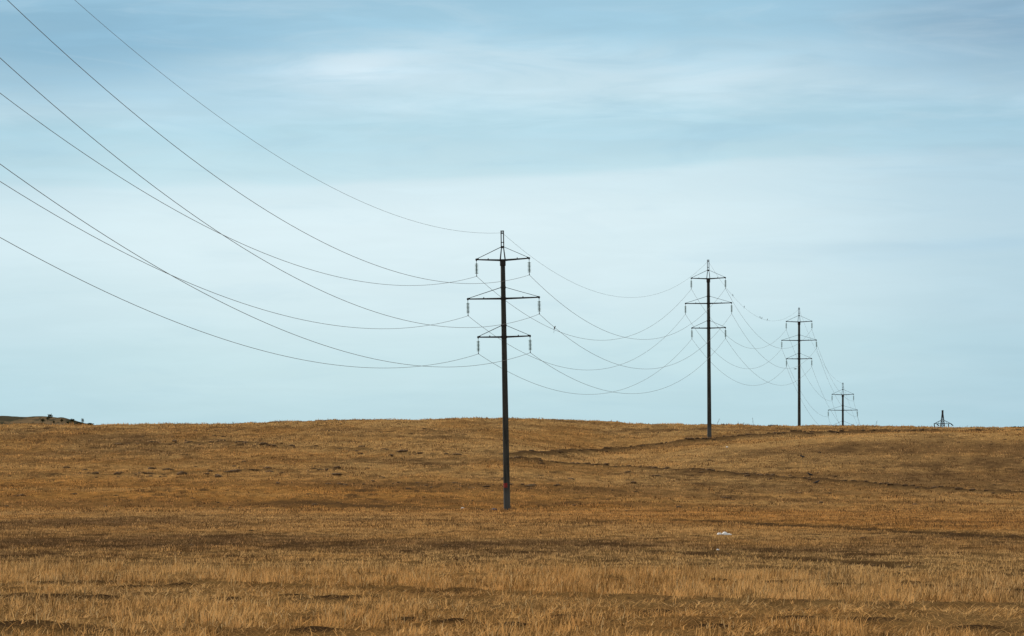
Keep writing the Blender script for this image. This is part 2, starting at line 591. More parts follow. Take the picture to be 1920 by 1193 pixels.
def zone(x, y):
    """colour of the straw and how bare the soil is (0..1), as field patches, with vignette and mound shade painted into the dull tone"""
    w1 = (fbm(x / 9, y / 26, 51, 3) - .5)
    w2 = (fbm(x / 3, y / 9, 57, 3) - .5)
    def mixc(c, t, f): return c * (1 - f[:, None]) + t * f[:, None]
    c = np.repeat(STRAW[None], len(x), 0)
    c = mixc(c, PALE, np.clip(.5 + w1 * 2.2, 0, 1))
    orange = np.exp(-(seg_dist(x, y, [(-70, 400), (-12, 372), (14, 320), (22, 230), (30, 190)]) / 30) ** 2)
    c = mixc(c, ORANGE, np.clip(orange * (1 + w1), 0, 1))
    pale = ell(x, y, -14, 262, 16, 60) + .7 * ell(x, y, 6, 185, 8, 30) + ell(x, y, -2, 480, 30, 20) + .8 * ell(x, y, 40, 492, 45, 12) + .6 * ell(x, y, -30, 590, 40, 18)
    c = mixc(c, PALE * 1.08, np.clip(pale, 0, .9))
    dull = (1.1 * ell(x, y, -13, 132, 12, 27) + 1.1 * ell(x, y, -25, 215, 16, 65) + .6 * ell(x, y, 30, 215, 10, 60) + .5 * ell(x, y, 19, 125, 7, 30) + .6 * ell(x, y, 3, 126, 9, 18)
            + .6 * ell(x, y, 64, 458, 22, 34) + .25 * ell(x, y, 46, 440, 30, 30) + .5 * ell(x, y, -48, 500, 26, 40)  # right mound terms paint its shaded side into the straw colour
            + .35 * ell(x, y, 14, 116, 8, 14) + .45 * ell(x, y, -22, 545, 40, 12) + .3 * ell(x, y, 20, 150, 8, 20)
            + .75 * ell(x, y, -8.5, 56, 3.2, 13) + .6 * ell(x, y, 9.5, 60, 3.0, 16) + .5 * ell(x, y, -1, 47, 4, 3) + .5 * ell(x, y, -13, 92, 3, 12))  # near corners and edges dulled, painting vignette darkening into the colour
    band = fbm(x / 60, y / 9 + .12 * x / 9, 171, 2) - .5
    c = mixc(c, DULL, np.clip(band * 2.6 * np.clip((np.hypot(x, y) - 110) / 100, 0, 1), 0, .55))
    c = mixc(c, PALE, np.clip(-band * 2.2, 0, .5))
    hm = hummock(x, y)
    sm = 1 - .6 * np.clip(1.3 * ell(x, y, 48, 484, 36, 44), 0, 1)
    r_ = np.hypot(x, y)
    fleck = (fbm(x / 1.1, y / 1.6, 63, 3) - .5) * sm
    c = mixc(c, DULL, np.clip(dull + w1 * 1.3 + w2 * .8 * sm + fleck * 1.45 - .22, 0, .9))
    c = mixc(c, np.array((.36, .185, .06)), np.clip((hm - .3) * .7 - w1, 0, .6))
    bare = np.clip(w2 * 1.2 + fleck * 1.8 + w1 * .6 - .22 + dull * .2, 0, .75)
    wv = .55 + .9 * fbm(x / 3.1, y / 3.7, 191, 3)
    for pts, w, a in ((UPPER, 2.0, .92), (LOWER, 1.4, .92), (LEFT1, 1.1, .6), (LEFT2, 1.6, .55), (MIDL, 1.6, .5), (RUTA, 2.0, 1.0), (RUTB, .7, .9), (GAP, .32, .95), (GAP2, .25, .7), (FOOT, 3.6, .8)):
        bare = np.maximum(bare, a * np.exp(-(seg_dist(x, y, pts) / (w * wv)) ** 2))
    bare = np.maximum(bare, .9 * ell(x, y, -6.2, 46.3, 1.5, 1.3))
    bare = np.maximum(bare, np.clip(1.5 * holes(x, y), 0, 1))
    return c, bare


def build_ground():
    az = np.concatenate([np.arange(-11.5, 11.5, .027), np.arange(11.5, 40, .5), np.arange(40, 320, 5), np.arange(320, 348.5, .5)])
    rr = np.concatenate([np.linspace(.6, 34, 16)[:-1], np.geomspace(34, 660, 1500), np.geomspace(662, 28000, 70)])
    A, Q = np.meshgrid(np.radians(az), rr)
    x = (Q * np.sin(A)).ravel(); y = (Q * np.cos(A)).ravel()
    z = ground_z(x, y)
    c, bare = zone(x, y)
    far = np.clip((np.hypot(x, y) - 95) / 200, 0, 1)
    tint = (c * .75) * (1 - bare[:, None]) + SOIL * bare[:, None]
    tint = tint * (.50 + .50 * far[:, None])          # soil between the near stalks, darkened further to paint in shadow
    na, nr = len(az), len(rr)
    i = np.arange(nr - 1)[:, None]; j = np.arange(na)[None]; j2 = (j + 1) % na
    q = np.stack([i * na + j, (i + 1) * na + j, (i + 1) * na + j2, i * na + j2], -1).reshape(-1, 4)
    V = np.stack([x, y, z], 1)
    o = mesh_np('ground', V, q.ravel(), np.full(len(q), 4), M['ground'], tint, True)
    tag(o, kind='structure')
    # close the small hole at the feet of the camera
    return o


build_ground()


# ------------------------------------------------------------------ dry stalks
def blades(name, x, y, h, w, lean, ldir, tint, root=.7):
    n = len(x)
    z = ground_z(x, y) - .01
    yaw = rng.uniform(0, math.pi, n)
    bx, by = np.cos(yaw) * w / 2, np.sin(yaw) * w / 2
    lx, ly = np.cos(ldir) * lean * h, np.sin(ldir) * lean * h
    hz = h * np.sqrt(np.clip(1 - lean ** 2, .02, 1))
    V = np.empty((n, 5, 3), np.float32)
    V[:, 0] = np.stack([x - bx, y - by, z], 1)
    V[:, 1] = np.stack([x + bx, y + by, z], 1)
    cu = rng.normal(0, .10, (2, n)) * h
    mx, my, mz = x + lx * .4 + cu[0], y + ly * .4 + cu[1], z + hz * .6
    V[:, 2] = np.stack([mx + bx * .8, my + by * .8, mz], 1)
    V[:, 3] = np.stack([mx - bx * .8, my - by * .8, mz], 1)
    V[:, 4] = np.stack([x + lx, y + ly, z + hz], 1)
    base = (np.arange(n) * 5)[:, None]
    F_ = np.concatenate([base + np.array([[0, 1, 2, 3]]), base + np.array([[3, 2, 4]])], 1).ravel()
    T = np.repeat(tint[:, None, :], 5, 1)
    o = mesh_np(name, V.reshape(-1, 3), F_, np.tile([4, 3], n), M['straw'], T.reshape(-1, 3))
    return o


def scatter(n, d0, d1, um=1280):
    d = np.sqrt(d0 ** 2 + rng.random(n) * (d1 ** 2 - d0 ** 2))
    u = rng.uniform(-um, um, n)
    return u / F * d, d


def vary(c, a=.25, grey=.25):
    n = len(c)
    k = np.exp(rng.normal(0, a, n))[:, None]
    g = rng.random(n)[:, None] * grey
    m = c.mean(1, keepdims=True) * np.array([[1.12, 1.0, .8]])
    v = (c * (1 - g) + m * g) * k
    top = v.max(1, keepdims=True)
    return v * np.minimum(1, np.where(top > .6, .6 + .2 * np.tanh((top - .6) * 2.5), top) / np.maximum(top, .01))


def stubble_near():
    px_, py_ = scatter(84000, 40, 112, 1730)
    per = 5
    pid = np.repeat(np.arange(len(px_)), per)
    ox, oy = rng.normal(0, .03, len(pid)), rng.normal(0, .03, len(pid))
    x, y = px_[pid] + ox, py_[pid] + oy
    out = np.arctan2(oy, ox)
    pk = np.exp(rng.normal(0, .26, len(px_)))[pid]            # each plant's own vigour
    pd = rng.random(len(px_))[pid]
    tone = np.exp(-.08 + rng.normal(0, .42, len(px_)) + 2.4 * (fbm(px_ / .30, py_ / 1.0, 201, 3) - .5) + .5 * (fbm(px_ / 2.5, py_ / 5, 207, 2) - .5))[pid]
    e = np.interp(x, ex, ey)
    g = seg_dist(x, y, GAP)
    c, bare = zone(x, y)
    inside = y < e + rng.normal(0, .9, len(x))
    yg = np.interp(x, [p[0] for p in GAP], [p[1] for p in GAP])
    yg2 = np.interp(x, [p[0] for p in GAP2], [p[1] for p in GAP2])
    beyond_gap = y > yg
    front = yg - y                      # metres in front of the wheel gap
    front2 = yg2 - y
    low = np.where(front > 0, np.exp(-np.clip(front - 4.0, 0, None) / 3.0), 0) * np.clip(.45 + (fbm(x / 1.6, y / 2.5, 131, 2) - .3) * 2.2, .2, 1)
    lowb = np.where(front2 > 0, np.exp(-np.clip(front2 - 2.5, 0, None) / 1.2), 0) * np.clip((fbm(x / 1.3, y / 3, 137, 2) - .42) * 5, 0, 1)
    low = np.maximum(low, lowb)
    patch = fbm(x / 1.0, y / 2.2, 71, 3)
    row = .5 + .5 * np.cos((x * .42 + y * .9) * 2 * math.pi / .55)
    hole = np.where(beyond_gap, np.clip((patch - .57) * 7, 0, .95), np.clip((patch - .50) * 6, 0, .92))
    dens = (1 - hole) * np.where(beyond_gap, .95, .85)
    dens *= 1 - .10 * low
    dens *= (1 - .9 * np.exp(-(g / .28) ** 2)) * (1 - .6 * ell(x, y, -6.2, 46.3, 1.4, 1.2)) * (1 - np.clip(1.2 * holes(x, y), 0, .85)) * (.7 + .3 * row)
    keep = inside & (.65 * pd + .35 * rng.random(len(x)) < dens)
    out, pk, tone = out[keep], pk[keep], tone[keep]
    x, y, c, hole, bg, low = x[keep], y[keep], c[keep], hole[keep], beyond_gap[keep], low[keep]
    n = len(x)
    c = np.where((rng.random(n) < .16)[:, None], c * .45, c)      # weathered dark stalks
    tall = np.clip(.5 + 1.5 * (fbm(x / .6, y / 1.6, 77, 3) - .5), 0, 1)
    h = (.075 + .175 * tall) * rng.uniform(.55, 1.2, n) * pk * np.where(bg, 1.05, .85) * (1 - .6 * low) * (1 - .5 * hole)
    w = rng.uniform(.008, .017, n)
    lean = np.clip(np.abs(rng.normal(.28, .26, n)), 0, .95)
    flat = rng.random(n) < np.where(bg, .12, .30) + .55 * low + .4 * hole
    lean[flat] = rng.uniform(.80, .985, flat.sum())
    h = np.where(flat, np.maximum(h, rng.uniform(.10, .26, n)) * .9, h)
    ldir = np.where(rng.random(n) < .6, out + rng.normal(0, .5, n), rng.normal(.2, .9, n))
    c = (c * .8 + PALE * .2) * tone[:, None]
    pick = rng.random(n) < .09
    c[pick] = np.array((.80, .55, .26)) * rng.uniform(.7, 1.05, (pick.sum(), 1))
    k = np.clip((fbm(x / .9, y / 1.5, 83, 2) - .35) * 2.5, 0, 1)[:, None]
    c = c * (1 - .35 * k) + ORANGE * .85 * (.35 * k)
    # loose straw lying on the soil between the plants
    m = 130000
    fx, fy = scatter(m, 40, 100, 1600)
    inn = fy < np.interp(fx, ex, ey)
    fx, fy = fx[inn], fy[inn]; m = len(fx)
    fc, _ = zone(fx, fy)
    fc = fc * np.exp(rng.normal(-.25, .4, m))[:, None]
    x, y, c = np.concatenate([x, fx]), np.concatenate([y, fy]), np.concatenate([c, fc])
    h = np.concatenate([h, rng.uniform(.08, .30, m)]); w = np.concatenate([w, rng.uniform(.005, .010, m)])
    lean = np.concatenate([lean, rng.uniform(.93, .995, m)]); ldir = np.concatenate([ldir, rng.uniform(0, 6.283, m)])
    o = blades('stubble', x, y, h, w, lean, ldir, vary(c, .40, .10))
    tag(o, 'upright straw coloured stubble in the near strip of the field', 'stubble', kind='stuff')


def grass_field():
    xs, ys, hs, ws, cs = [], [], [], [], []
    for n, d0, d1, h0, h1, w0, w1 in ((300000, 74, 190, .03, .10, .012, .026), (240000, 180, 330, .04, .13, .02, .045),
                                       (190000, 320, 470, .05, .17, .035, .07), (150000, 460, 640, .06, .22, .05, .10)):
        x, y = scatter(n, d0, d1)
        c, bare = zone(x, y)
        e = np.interp(x, ex, ey)
        clump = fbm(x / (d0 * .006), y / (d0 * .02), 91 + d0, 3)
        dens = np.clip(1.15 - bare * 1.35 - np.clip((clump - .5) * 2.6, 0, .75), 0, 1)
        keep = (y > e + .5) & (rng.random(n) < dens)
        x, y, c, clump = x[keep], y[keep], c[keep], clump[keep]
        m = len(x)
        xs.append(x); ys.append(y); ws.append(rng.uniform(w0, w1, m))
        hs.append(rng.uniform(h0, h1, m) * (.5 + .9 * fbm(x / (d0 * .008), y / (d0 * .03), 101, 2) + .5 * hummock(x, y)))
        c = c * np.exp(2.2 * (fbm(x / (d0 * .0035), y / (d0 * .010), 211, 3) - .5))[:, None]
        cs.append(vary(c, .26 if d0 < 150 else .18, .12))
    for n, per, d0, d1, r0, h0, h1, w0 in ((5200, 16, 92, 200, .22, .07, .15, .018), (9000, 14, 190, 340, .42, .10, .22, .035),
                                           (15000, 12, 330, 610, .62, .14, .34, .06)):
        x, y = scatter(n, d0, d1)
        e = np.interp(x, ex, ey)
        sel = (y > e + 2) & (rng.random(n) < .25 + 1.5 * np.clip(fbm(x / 9, y / 14, 151, 2) - .35, 0, 1))
        x, y = x[sel], y[sel]; n = len(x)
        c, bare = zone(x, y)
        ok = bare < .42
        x, y, c = x[ok], y[ok], c[ok]; n = len(x)
        kind = rng.random(n)
        cc = np.where((kind < .5)[:, None], np.array([[.13, .070, .030]]), np.where((kind < .75)[:, None], c * .62, c * 1.1))
        size = np.exp(rng.normal(0, .4, n))
        i = np.repeat(np.arange(n), per); m = len(i)
        hh = rng.uniform(h0, h1, n) * size ** .6
        xs.append(x[i] + rng.normal(0, r0 * .8, m) * size[i]); ys.append(y[i] + rng.normal(0, r0 * .45, m) * size[i])
        hs.append(hh[i] * rng.uniform(.5, 1.1, m)); ws.append(rng.uniform(.7, 1.6, m) * w0)
        cs.append(vary(cc[i], .22, .12))
    for fx, fy, r_ in ((-.45, 350, .5), (28.8, 544.6, .7)):
        a = rng.uniform(0, 6.283, 260); q = r_ * rng.uniform(.55, 1.9, 260)
        xs.append(fx + q * np.cos(a)); ys.append(fy + q * np.sin(a)); hs.append(rng.uniform(.12, .45, 260) * r_ / .5 * .8); ws.append(np.full(260, .03))
        cs.append(vary(np.repeat(np.array([[.30, .16, .06]]), 260, 0), .4, .2))
    x, y, h, w, c = map(np.concatenate, (xs, ys, hs, ws, cs))
    n = len(x)
    lean = np.clip(np.abs(rng.normal(.35, .25, n)), 0, .9)
    o = blades('dry_grass', x, y, h, w, lean, rng.uniform(0, 6.283, n), c)
    tag(o, 'short dry golden grass covering the rolling field up to the crest', 'dry grass', kind='stuff')


def tussocks():
    """darker weathered tufts and turned clods strewn over the slopes"""
    spots = []
    def along(pts, n, spread, s0, s1):
        for _ in range(n):
            k = random.randrange(len(pts) - 1); t = random.random()
            x = pts[k][0] * (1 - t) + pts[k + 1][0] * t + random.gauss(0, spread)
            y = pts[k][1] * (1 - t) + pts[k + 1][1] * t + random.gauss(0, spread)
            spots.append((x, y, random.uniform(s0, s1)))
    along(UPPER, 130, .8, .18, .5); along(LOWER, 130, .8, .15, .45)
    along(LEFT1, 60, 2.2, .2, .55); along(LEFT2, 60, 2.0, .2, .55); along(MIDL, 50, 3., .15, .5)
    along(RUTA, 60, .6, .06, .18); along(RUTB, 40, .3, .04, .10); along(FOOT, 40, 1.2, .05, .16)
    for _ in range(300):
        d = math.sqrt(random.uniform(330 ** 2, 600 ** 2)); u = random.uniform(-1150, 1150)
        spots.append((u / F * d, d, random.uniform(.12, .42)))
    for _ in range(260):
        d = math.sqrt(random.uniform(100 ** 2, 330 ** 2)); u = random.uniform(-1150, 1150)
        spots.append((u / F * d, d, random.uniform(.04, .14)))
    for px, py, s in ((435, 890, .8), (630, 893, .7), (716, 895, .5), (1015, 892 - 20, .5), (1230, 894, .7), (500, 882, .5),
                      (855 / 3, 878, .6), (945 / 3, 881, .6), (1025 / 3, 891, .8), (1230 / 3, 895, .8), (115 / 3, 931, .6),
                      (1525 / 3, 838, .6), (1480 / 3, 837, .7), (1430 / 3, 839, .5), (1070, 899, .7), (1360, 935, .5), (1540, 946, .5)):
        x, y = at(px, py); spots.append((x, y, s))
    bm = bmesh.new()
    bmesh.ops.create_icosphere(bm, subdivisions=2, radius=1)
    sv = np.array([v.co[:] for v in bm.verts]); sf = np.array([[v.index for v in f.verts] for f in bm.faces]); bm.free()
    Vs, Fs, off = [], [], 0
    P = np.array(spots)
    zz = ground_z(P[:, 0], P[:, 1])
    for (x, y, s), z in zip(spots, zz):
        n = fbm(sv[:, 0] * 1.4 + x * 3, sv[:, 1] * 1.4 + sv[:, 2] * 1.9 + y * 3, 5, 3)
        v = sv * (.45 + 1.1 * n)[:, None] * np.array([s * random.uniform(.9, 2.0), s * random.uniform(.8, 1.5), s * random.uniform(.35, .7)]) * .62
        a = random.uniform(-.5, .5); ca, sa = math.cos(a), math.sin(a)
        v = np.stack([v[:, 0] * ca - v[:, 1] * sa, v[:, 0] * sa + v[:, 1] * ca, v[:, 2]], 1)
        Vs.append(v + np.array([x, y, z + s * .04])); Fs.append(sf + off); off += len(sv)
    o = mesh_np('soil_clods', np.concatenate(Vs), np.concatenate(Fs).ravel(), np.full(sum(map(len, Fs)), 3), M['clod'])
    tag(o, 'dark clods of turned soil and roots strewn along the ridges', 'soil clods', kind='stuff')


stubble_near()
grass_field()
tussocks()


# ------------------------------------------------------------------ far hill with scrub, behind the crest at the left
def build_hill():
    px = [-700, -500, -300, -150, 0, 60, 90, 125, 140, 155, 172, 190, 230]
    py = [800, 790, 782, 779.5, 780, 780.5, 781.5, 783, 788, 793, 796, 800, 820]
    xs = np.linspace(-700, 230, 260); yp = np.interp(xs, px, py)
    k = np.ones(5) / 5; yp = np.convolve(np.pad(yp, 2, 'edge'), k, 'valid')
    D = 1100.
    X = (xs - CX) / F * D; top = CAMZ + (HY - yp) * D / F
    ys = np.linspace(-90, 120, 60)
    prof = np.exp(-(ys / 46) ** 2)
    XX, YY = np.meshgrid(X, ys)
    ZZ = -6 + (top[None] + 6) * prof[:, None]
    ZZ = ZZ + (fbm(XX.ravel() / 6, YY.ravel() / 6, 5, 3).reshape(XX.shape) - .5) * 1.0 * prof[:, None]
    V = np.stack([XX.ravel(), YY.ravel() + D, ZZ.ravel()], 1)
    na, nr = len(xs), len(ys)
    i = np.arange(nr - 1)[:, None]; j = np.arange(na - 1)[None]
    q = np.stack([i * na + j, i * na + j + 1, (i + 1) * na + j + 1, (i + 1) * na + j], -1).reshape(-1, 4)
    o = mesh_np('hill', V, q.ravel(), np.full(len(q), 4), M['hill'], None, True)
    tag(o, kind='structure')
    return X, top


HX, HT = build_hill()


def bush(px, py, w, h, label, d=1085., stem=.25, dens=1.0):
    """px, py: foot of the bush on the line of sight; w, h in metres"""
    x = (px - CX) / F * d
    z = CAMZ + (HY - py) * d / F
    t = empty('bush', (x, d, z))
    tag(t, label, 'bush', 'scrub on the far skyline')
    bm = bmesh.new()
    n = int(420 * dens); w *= 1.2; h *= 1.15
    for _ in range(n):
        while True:
            p = Vector((random.uniform(-1, 1), random.uniform(-1, 1), random.uniform(-1, 1)))
            if p.length < 1 and random.random() < .35 + .65 * p.length: break
        lump = 1 + .28 * math.sin(p.x * 5 + px) * math.cos(p.z * 4 + px * .3)
        c = Vector((p.x * w / 2 * lump, p.y * w / 2 * lump, h * (stem * .5 + (1 - stem * .5) * (.5 + .5 * p.z * lump))))
        s = random.uniform(.10, .24) * max(w, .8) * .55
        a = Vector((random.gauss(0, 1), random.gauss(0, 1), random.gauss(0, 1))).normalized()
        e, g = frame_for(a)
        bm.faces.new([bm.verts.new(c + e * s * .8), bm.verts.new(c + g * s * .45), bm.verts.new(c - e * s * .8), bm.verts.new(c - g * s * .45)])
    obj('foliage', bm, M['leaf'], t)
    bm = bmesh.new()
    for k in range(4):
        a = k * 1.57 + random.random()
        r = w * .25
        tube(bm, [(0, 0, -.6), (math.cos(a) * r * .3, math.sin(a) * r * .3, h * .35), (math.cos(a) * r, math.sin(a) * r, h * .75)], [w * .04, w * .03, w * .012], 5)
    obj('stem', bm, M['stem'], t)
    return t


bush(93.5, 785.5, 1.25, 1.25, 'round dark bush highest on the far hill skyline')
bush(89.5, 788, .7, .7, 'small bush just below the round skyline bush', d=1075)
bush(80, 791, 1.0, .7, 'low dark bush left of and below the round skyline bush', d=1068)
bush(101, 794.5, .5, .75, 'narrow dark bush at the hill foot right under the round one', d=1062)
bush(116, 791.5, .8, .75, 'dark shrub midway down the hill between round bush and end', d=1070)
bush(136, 792, 1.1, .9, 'bushy dark shrub low on the hill end', d=1070)
bush(128.5, 795, 1.0, .55, 'flat low shrub at the foot of the hill end', d=1060)
bush(149, 795.5, 1.9, .5, 'long flat scrub clump at the right foot of the hill', d=1064)
bush(155, 793.5, .75, 1.25, 'upright dark shrub standing at the right tip of the hill', d=1080)
bush(167, 797.5, 2.0, .5, 'thin low scrub trailing right of the hill tip', d=1080)


# ------------------------------------------------------------------ power poles
HT_TOP, HT_MID, HT_BOT = 23.35, 19.75, 16.15
HALF = {'top': 2.5, 'middle': 3.38, 'bottom': 2.46}
STRING = 1.52


def shaft_r(z): return .315 - (.315 - .215) * z / 23.4


def insulator_mesh():
    bm = bmesh.new()
    lathe(bm, [(.022, 0), (.022, -.30)], 8)
    lathe(bm, [(.05, -.02), (.05, -.08)], 8)
    for k in range(8):
        z = -.30 - k * .125
        lathe(bm, [(.045, z + .01), (.055, z - .03), (.165, z - .056), (.172, z - .074), (.11, z - .088), (.03, z - .09), (.022, z - .125)], 14, mi=1)
    lathe(bm, [(.03, -1.30), (.03, -1.52)], 8)
    bar(bm, (0, -.16, -1.49), (0, .16, -1.49), .05, .08)
    me = bpy.data.meshes.new('insulator_string')
    bmesh.ops.recalc_face_normals(bm, faces=bm.faces[:])
    bm.to_mesh(me); bm.free()
    me.materials.append(M['steel']); me.materials.append(M['glass'])
    return me


INS = insulator_mesh()


def make_pole():
    t = empty('power_pole', (0, 0, 0))
    bm = bmesh.new()
    lathe(bm, [(shaft_r(z), z) for z in (-2.5, 0, 3, 6, 9, 12, 15, 18, 21, 23.3)], 24)
    obj('shaft', bm, M['concrete'], t, True)
    bm = bmesh.new()
    lathe(bm, [(.262, 22.82), (.275, 22.86), (.275, 23.40), (.25, 23.44)], 20)
    bar(bm, (-.30, 0, 23.34), (.30, 0, 23.34), .5, .14)
    obj('pole_cap', bm, M['steel'], t)
    # the narrow frame that carries the earth wire
    bm = bmesh.new()
    for s in (-1, 1):
        for q in (-1, 1):
            bar(bm, (s * .23, q * .15, 23.40), (s * .09, q * .06, 24.62), .07)
        bar(bm, (s * .115, 0, 24.55), (s * .115, 0, 26.12), .075, .16)
    for z, h in ((24.58, .20), (25.02, .07), (25.86, .06), (26.08, .10)):
        bar(bm, (-.155, 0, z), (.155, 0, z), .18, h)
    bar(bm, (.0, -.25, 25.92), (.0, .25, 25.92), .05, .06)
    obj('head_frame', bm, M['steel'], t)
    for nm, z, tie in (('top', HT_TOP, 24.60), ('middle', HT_MID, HT_MID + 1.05), ('bottom', HT_BOT, HT_BOT + 1.08)):
        L = HALF[nm]; rise = .12 if nm == 'top' else .04
        bm = bmesh.new()
        r = shaft_r(z) + .02 if nm != 'top' else .24
        for s in (-1, 1):
            for q in (-1, 1):
                bar(bm, (s * .12, q * (r + .04), z), (s * L, q * .045, z + rise), .055, .15, 0, .05, .11)
            bar(bm, (s * L, -.1, z + rise), (s * L, .1, z + rise), .16, .16)
            bar(bm, (s * (L + .02), 0, z + rise + .04), (s * (L - .22), 0, z + rise + .04), .12, .14)
            bar(bm, (s * L * .55, -.13, z + rise * .55 + .10), (s * L * .55, .13, z + rise * .55 + .10), .06, .10)
        if nm != 'top':
            lathe(bm, [(r + .035, z - .11), (r + .035, z + .11)], 20)
            lathe(bm, [(shaft_r(tie) + .03, tie - .09), (shaft_r(tie) + .03, tie + .09)], 20)
        arm = obj('crossarm', bm, M['steel'], t)
        for s in (-1, 1):
            bm = bmesh.new()
            x0 = .12 if nm == 'top' else shaft_r(tie) - .02
            for q in (-1, 1):
                tube(bm, [(s * x0, q * .07, tie), (s * L, q * .03, z + rise + .05)], .026, 6)
            obj('tie_rod', bm, M['steel'], arm)
            o = bpy.data.objects.new('insulator_string', INS)
            COL.objects.link(o); o.parent = arm
            o.location = (s * L, 0, z + rise - .05)
    return t


YAW = -math.atan(1050 / F)
# measured: scale D relative to the nearest pole (350 m), photo x of the axis at mid height, foot height, lean
POLES = [(1.0, 943.8, .45, -1.0), (1.556, 1328.4, 10.02, -.4), (2.08, 1498.3, 12.26, -.1), (2.48, 1580.3, 1.85, 0)]
PL = ['nearest and tallest concrete power pole, red paint mark near its foot',
      'second power pole, its foot in the field beside the dark ridge',
      'third power pole rising from behind the crest, a bird by its shaft',
      'farthest concrete pole, only its head and upper two crossarms above the crest']
proto = make_pole()
poles = []
for i, (D, px, z0, lean) in enumerate(POLES):
    o = proto if i == 0 else copy_tree(proto)
    Y = 350 * D
    # lean turns about the foot; keep the middle arm on the measured axis
    x = (px - CX) / F * Y - 19.75 * math.sin(R(lean))
    o.location = (x, Y, z0)
    o.rotation_euler = (0, R(lean), YAW)
    tag(o, PL[i], 'power pole', 'concrete poles of the power line')
    poles.append(o)
bpy.context.view_layer.update()

# red mark painted on the camera side of the nearest shaft
bm = bmesh.new()
ring = []
for zz in (2.02, 2.2, 2.45):
    row = []
    for k in range(9):
        a = R(-90 - YAW * 0 - 62 + k * 10.5)
        r = shaft_r(zz) + .003
        row.append(bm.verts.new((r * math.cos(a), r * math.sin(a), zz + .03 * math.sin(k * 2.1))))
    ring.append(row)
for r0, r1 in zip(ring, ring[1:]):
    for k in range(8): bm.faces.new((r0[k], r0[k + 1], r1[k + 1], r1[k]))
o = obj('painted_mark', bm, M['red'], poles[0])
o['label'] = 'red paint mark on the grey shaft'


def attach(p, key):
    if key == 'W': v = (0, 0, 25.92)
    else:
        nm = {'T': 'top', 'M': 'middle', 'B': 'bottom'}[key[0]]
        s = -1 if key[1] == 'L' else 1
        z = {'T': HT_TOP, 'M': HT_MID, 'B': HT_BOT}[key[0]]
        v = (s * HALF[nm], 0, z + (.12 if nm == 'top' else .04) - .05 - STRING)
    return p.matrix_world @ Vector(v)


# ------------------------------------------------------------------ wires
U = 350 / F      # metres per photo pixel at the nearest pole
CURV = {'W': 1470, 'T': 1740, 'M': 1690, 'B': 1490}
NEARFIT = {'W': (1496, 553), 'TR': (1749, 735), 'MR': (1728, 735), 'TL': (1693, 736), 'BR': (1485, 641), 'ML': (1588, 707), 'BL': (1414, 627)}
WNAME = {'W': 'thin earth wire', 'TL': 'top left conductor', 'TR': 'top right conductor', 'ML': 'middle left conductor',
         'MR': 'middle right conductor', 'BL': 'bottom left conductor', 'BR': 'bottom right conductor'}
SPAN_TXT = ['sweeping in from upper left to the nearest pole', 'sagging between the nearest and second poles',
            'sagging between the second and third poles', 'falling steeply from the third to the farthest concrete pole',
            'dropping behind the crest beyond the farthest concrete pole']
SPAN_GRP = ['wires from the left edge to the nearest pole', 'wires between nearest and second pole', 'wires between second and third pole',
            'wires between third and farthest pole', 'wires beyond the farthest pole']
spans = {}


def wire(name, pts, rad, label, group, cat):
    bm = bmesh.new()
    tube(bm, pts, rad, 6)
    o = obj(name, bm, M['wire'], None, True)
    tag(o, label, cat, group)
    return o


def wire_rad(key): return .011 if key == 'W' else .0165


for key in WNAME:
    nm = 'earth_wire' if key == 'W' else 'conductor'
    cat = 'earth wire' if key == 'W' else 'power cable'
    # towards the viewer's left
    A = attach(poles[0], key)
    c, sl = NEARFIT[key]
    pts = []
    for D in np.linspace(1.0, .40, 60):
        k = D - 1
        pts.append(Vector((A.x + 1050 * k * U, A.y + 350 * k, A.z + (c * k * k + sl * k) * U)))
    wire(nm, pts, wire_rad(key), WNAME[key] + ' ' + SPAN_TXT[0], SPAN_GRP[0], cat)
    for s in range(4):
        A = attach(poles[s], key)
        if s < 3: B = attach(poles[s + 1], key)
        else:
            B = A + Vector((1050 * .72 * U, 350 * .72, -6.6))
        dD = (B.y - A.y) / 350
        sag = CURV[key[0]] * dD * dD / 4 * U
        pts = [A.lerp(B, t) - Vector((0, 0, 4 * sag * t * (1 - t))) for t in np.linspace(0, 1, 49)]
        spans[(s, key)] = pts
        wire(nm, pts, wire_rad(key), WNAME[key] + ' ' + SPAN_TXT[s + 1], SPAN_GRP[s + 1], cat)


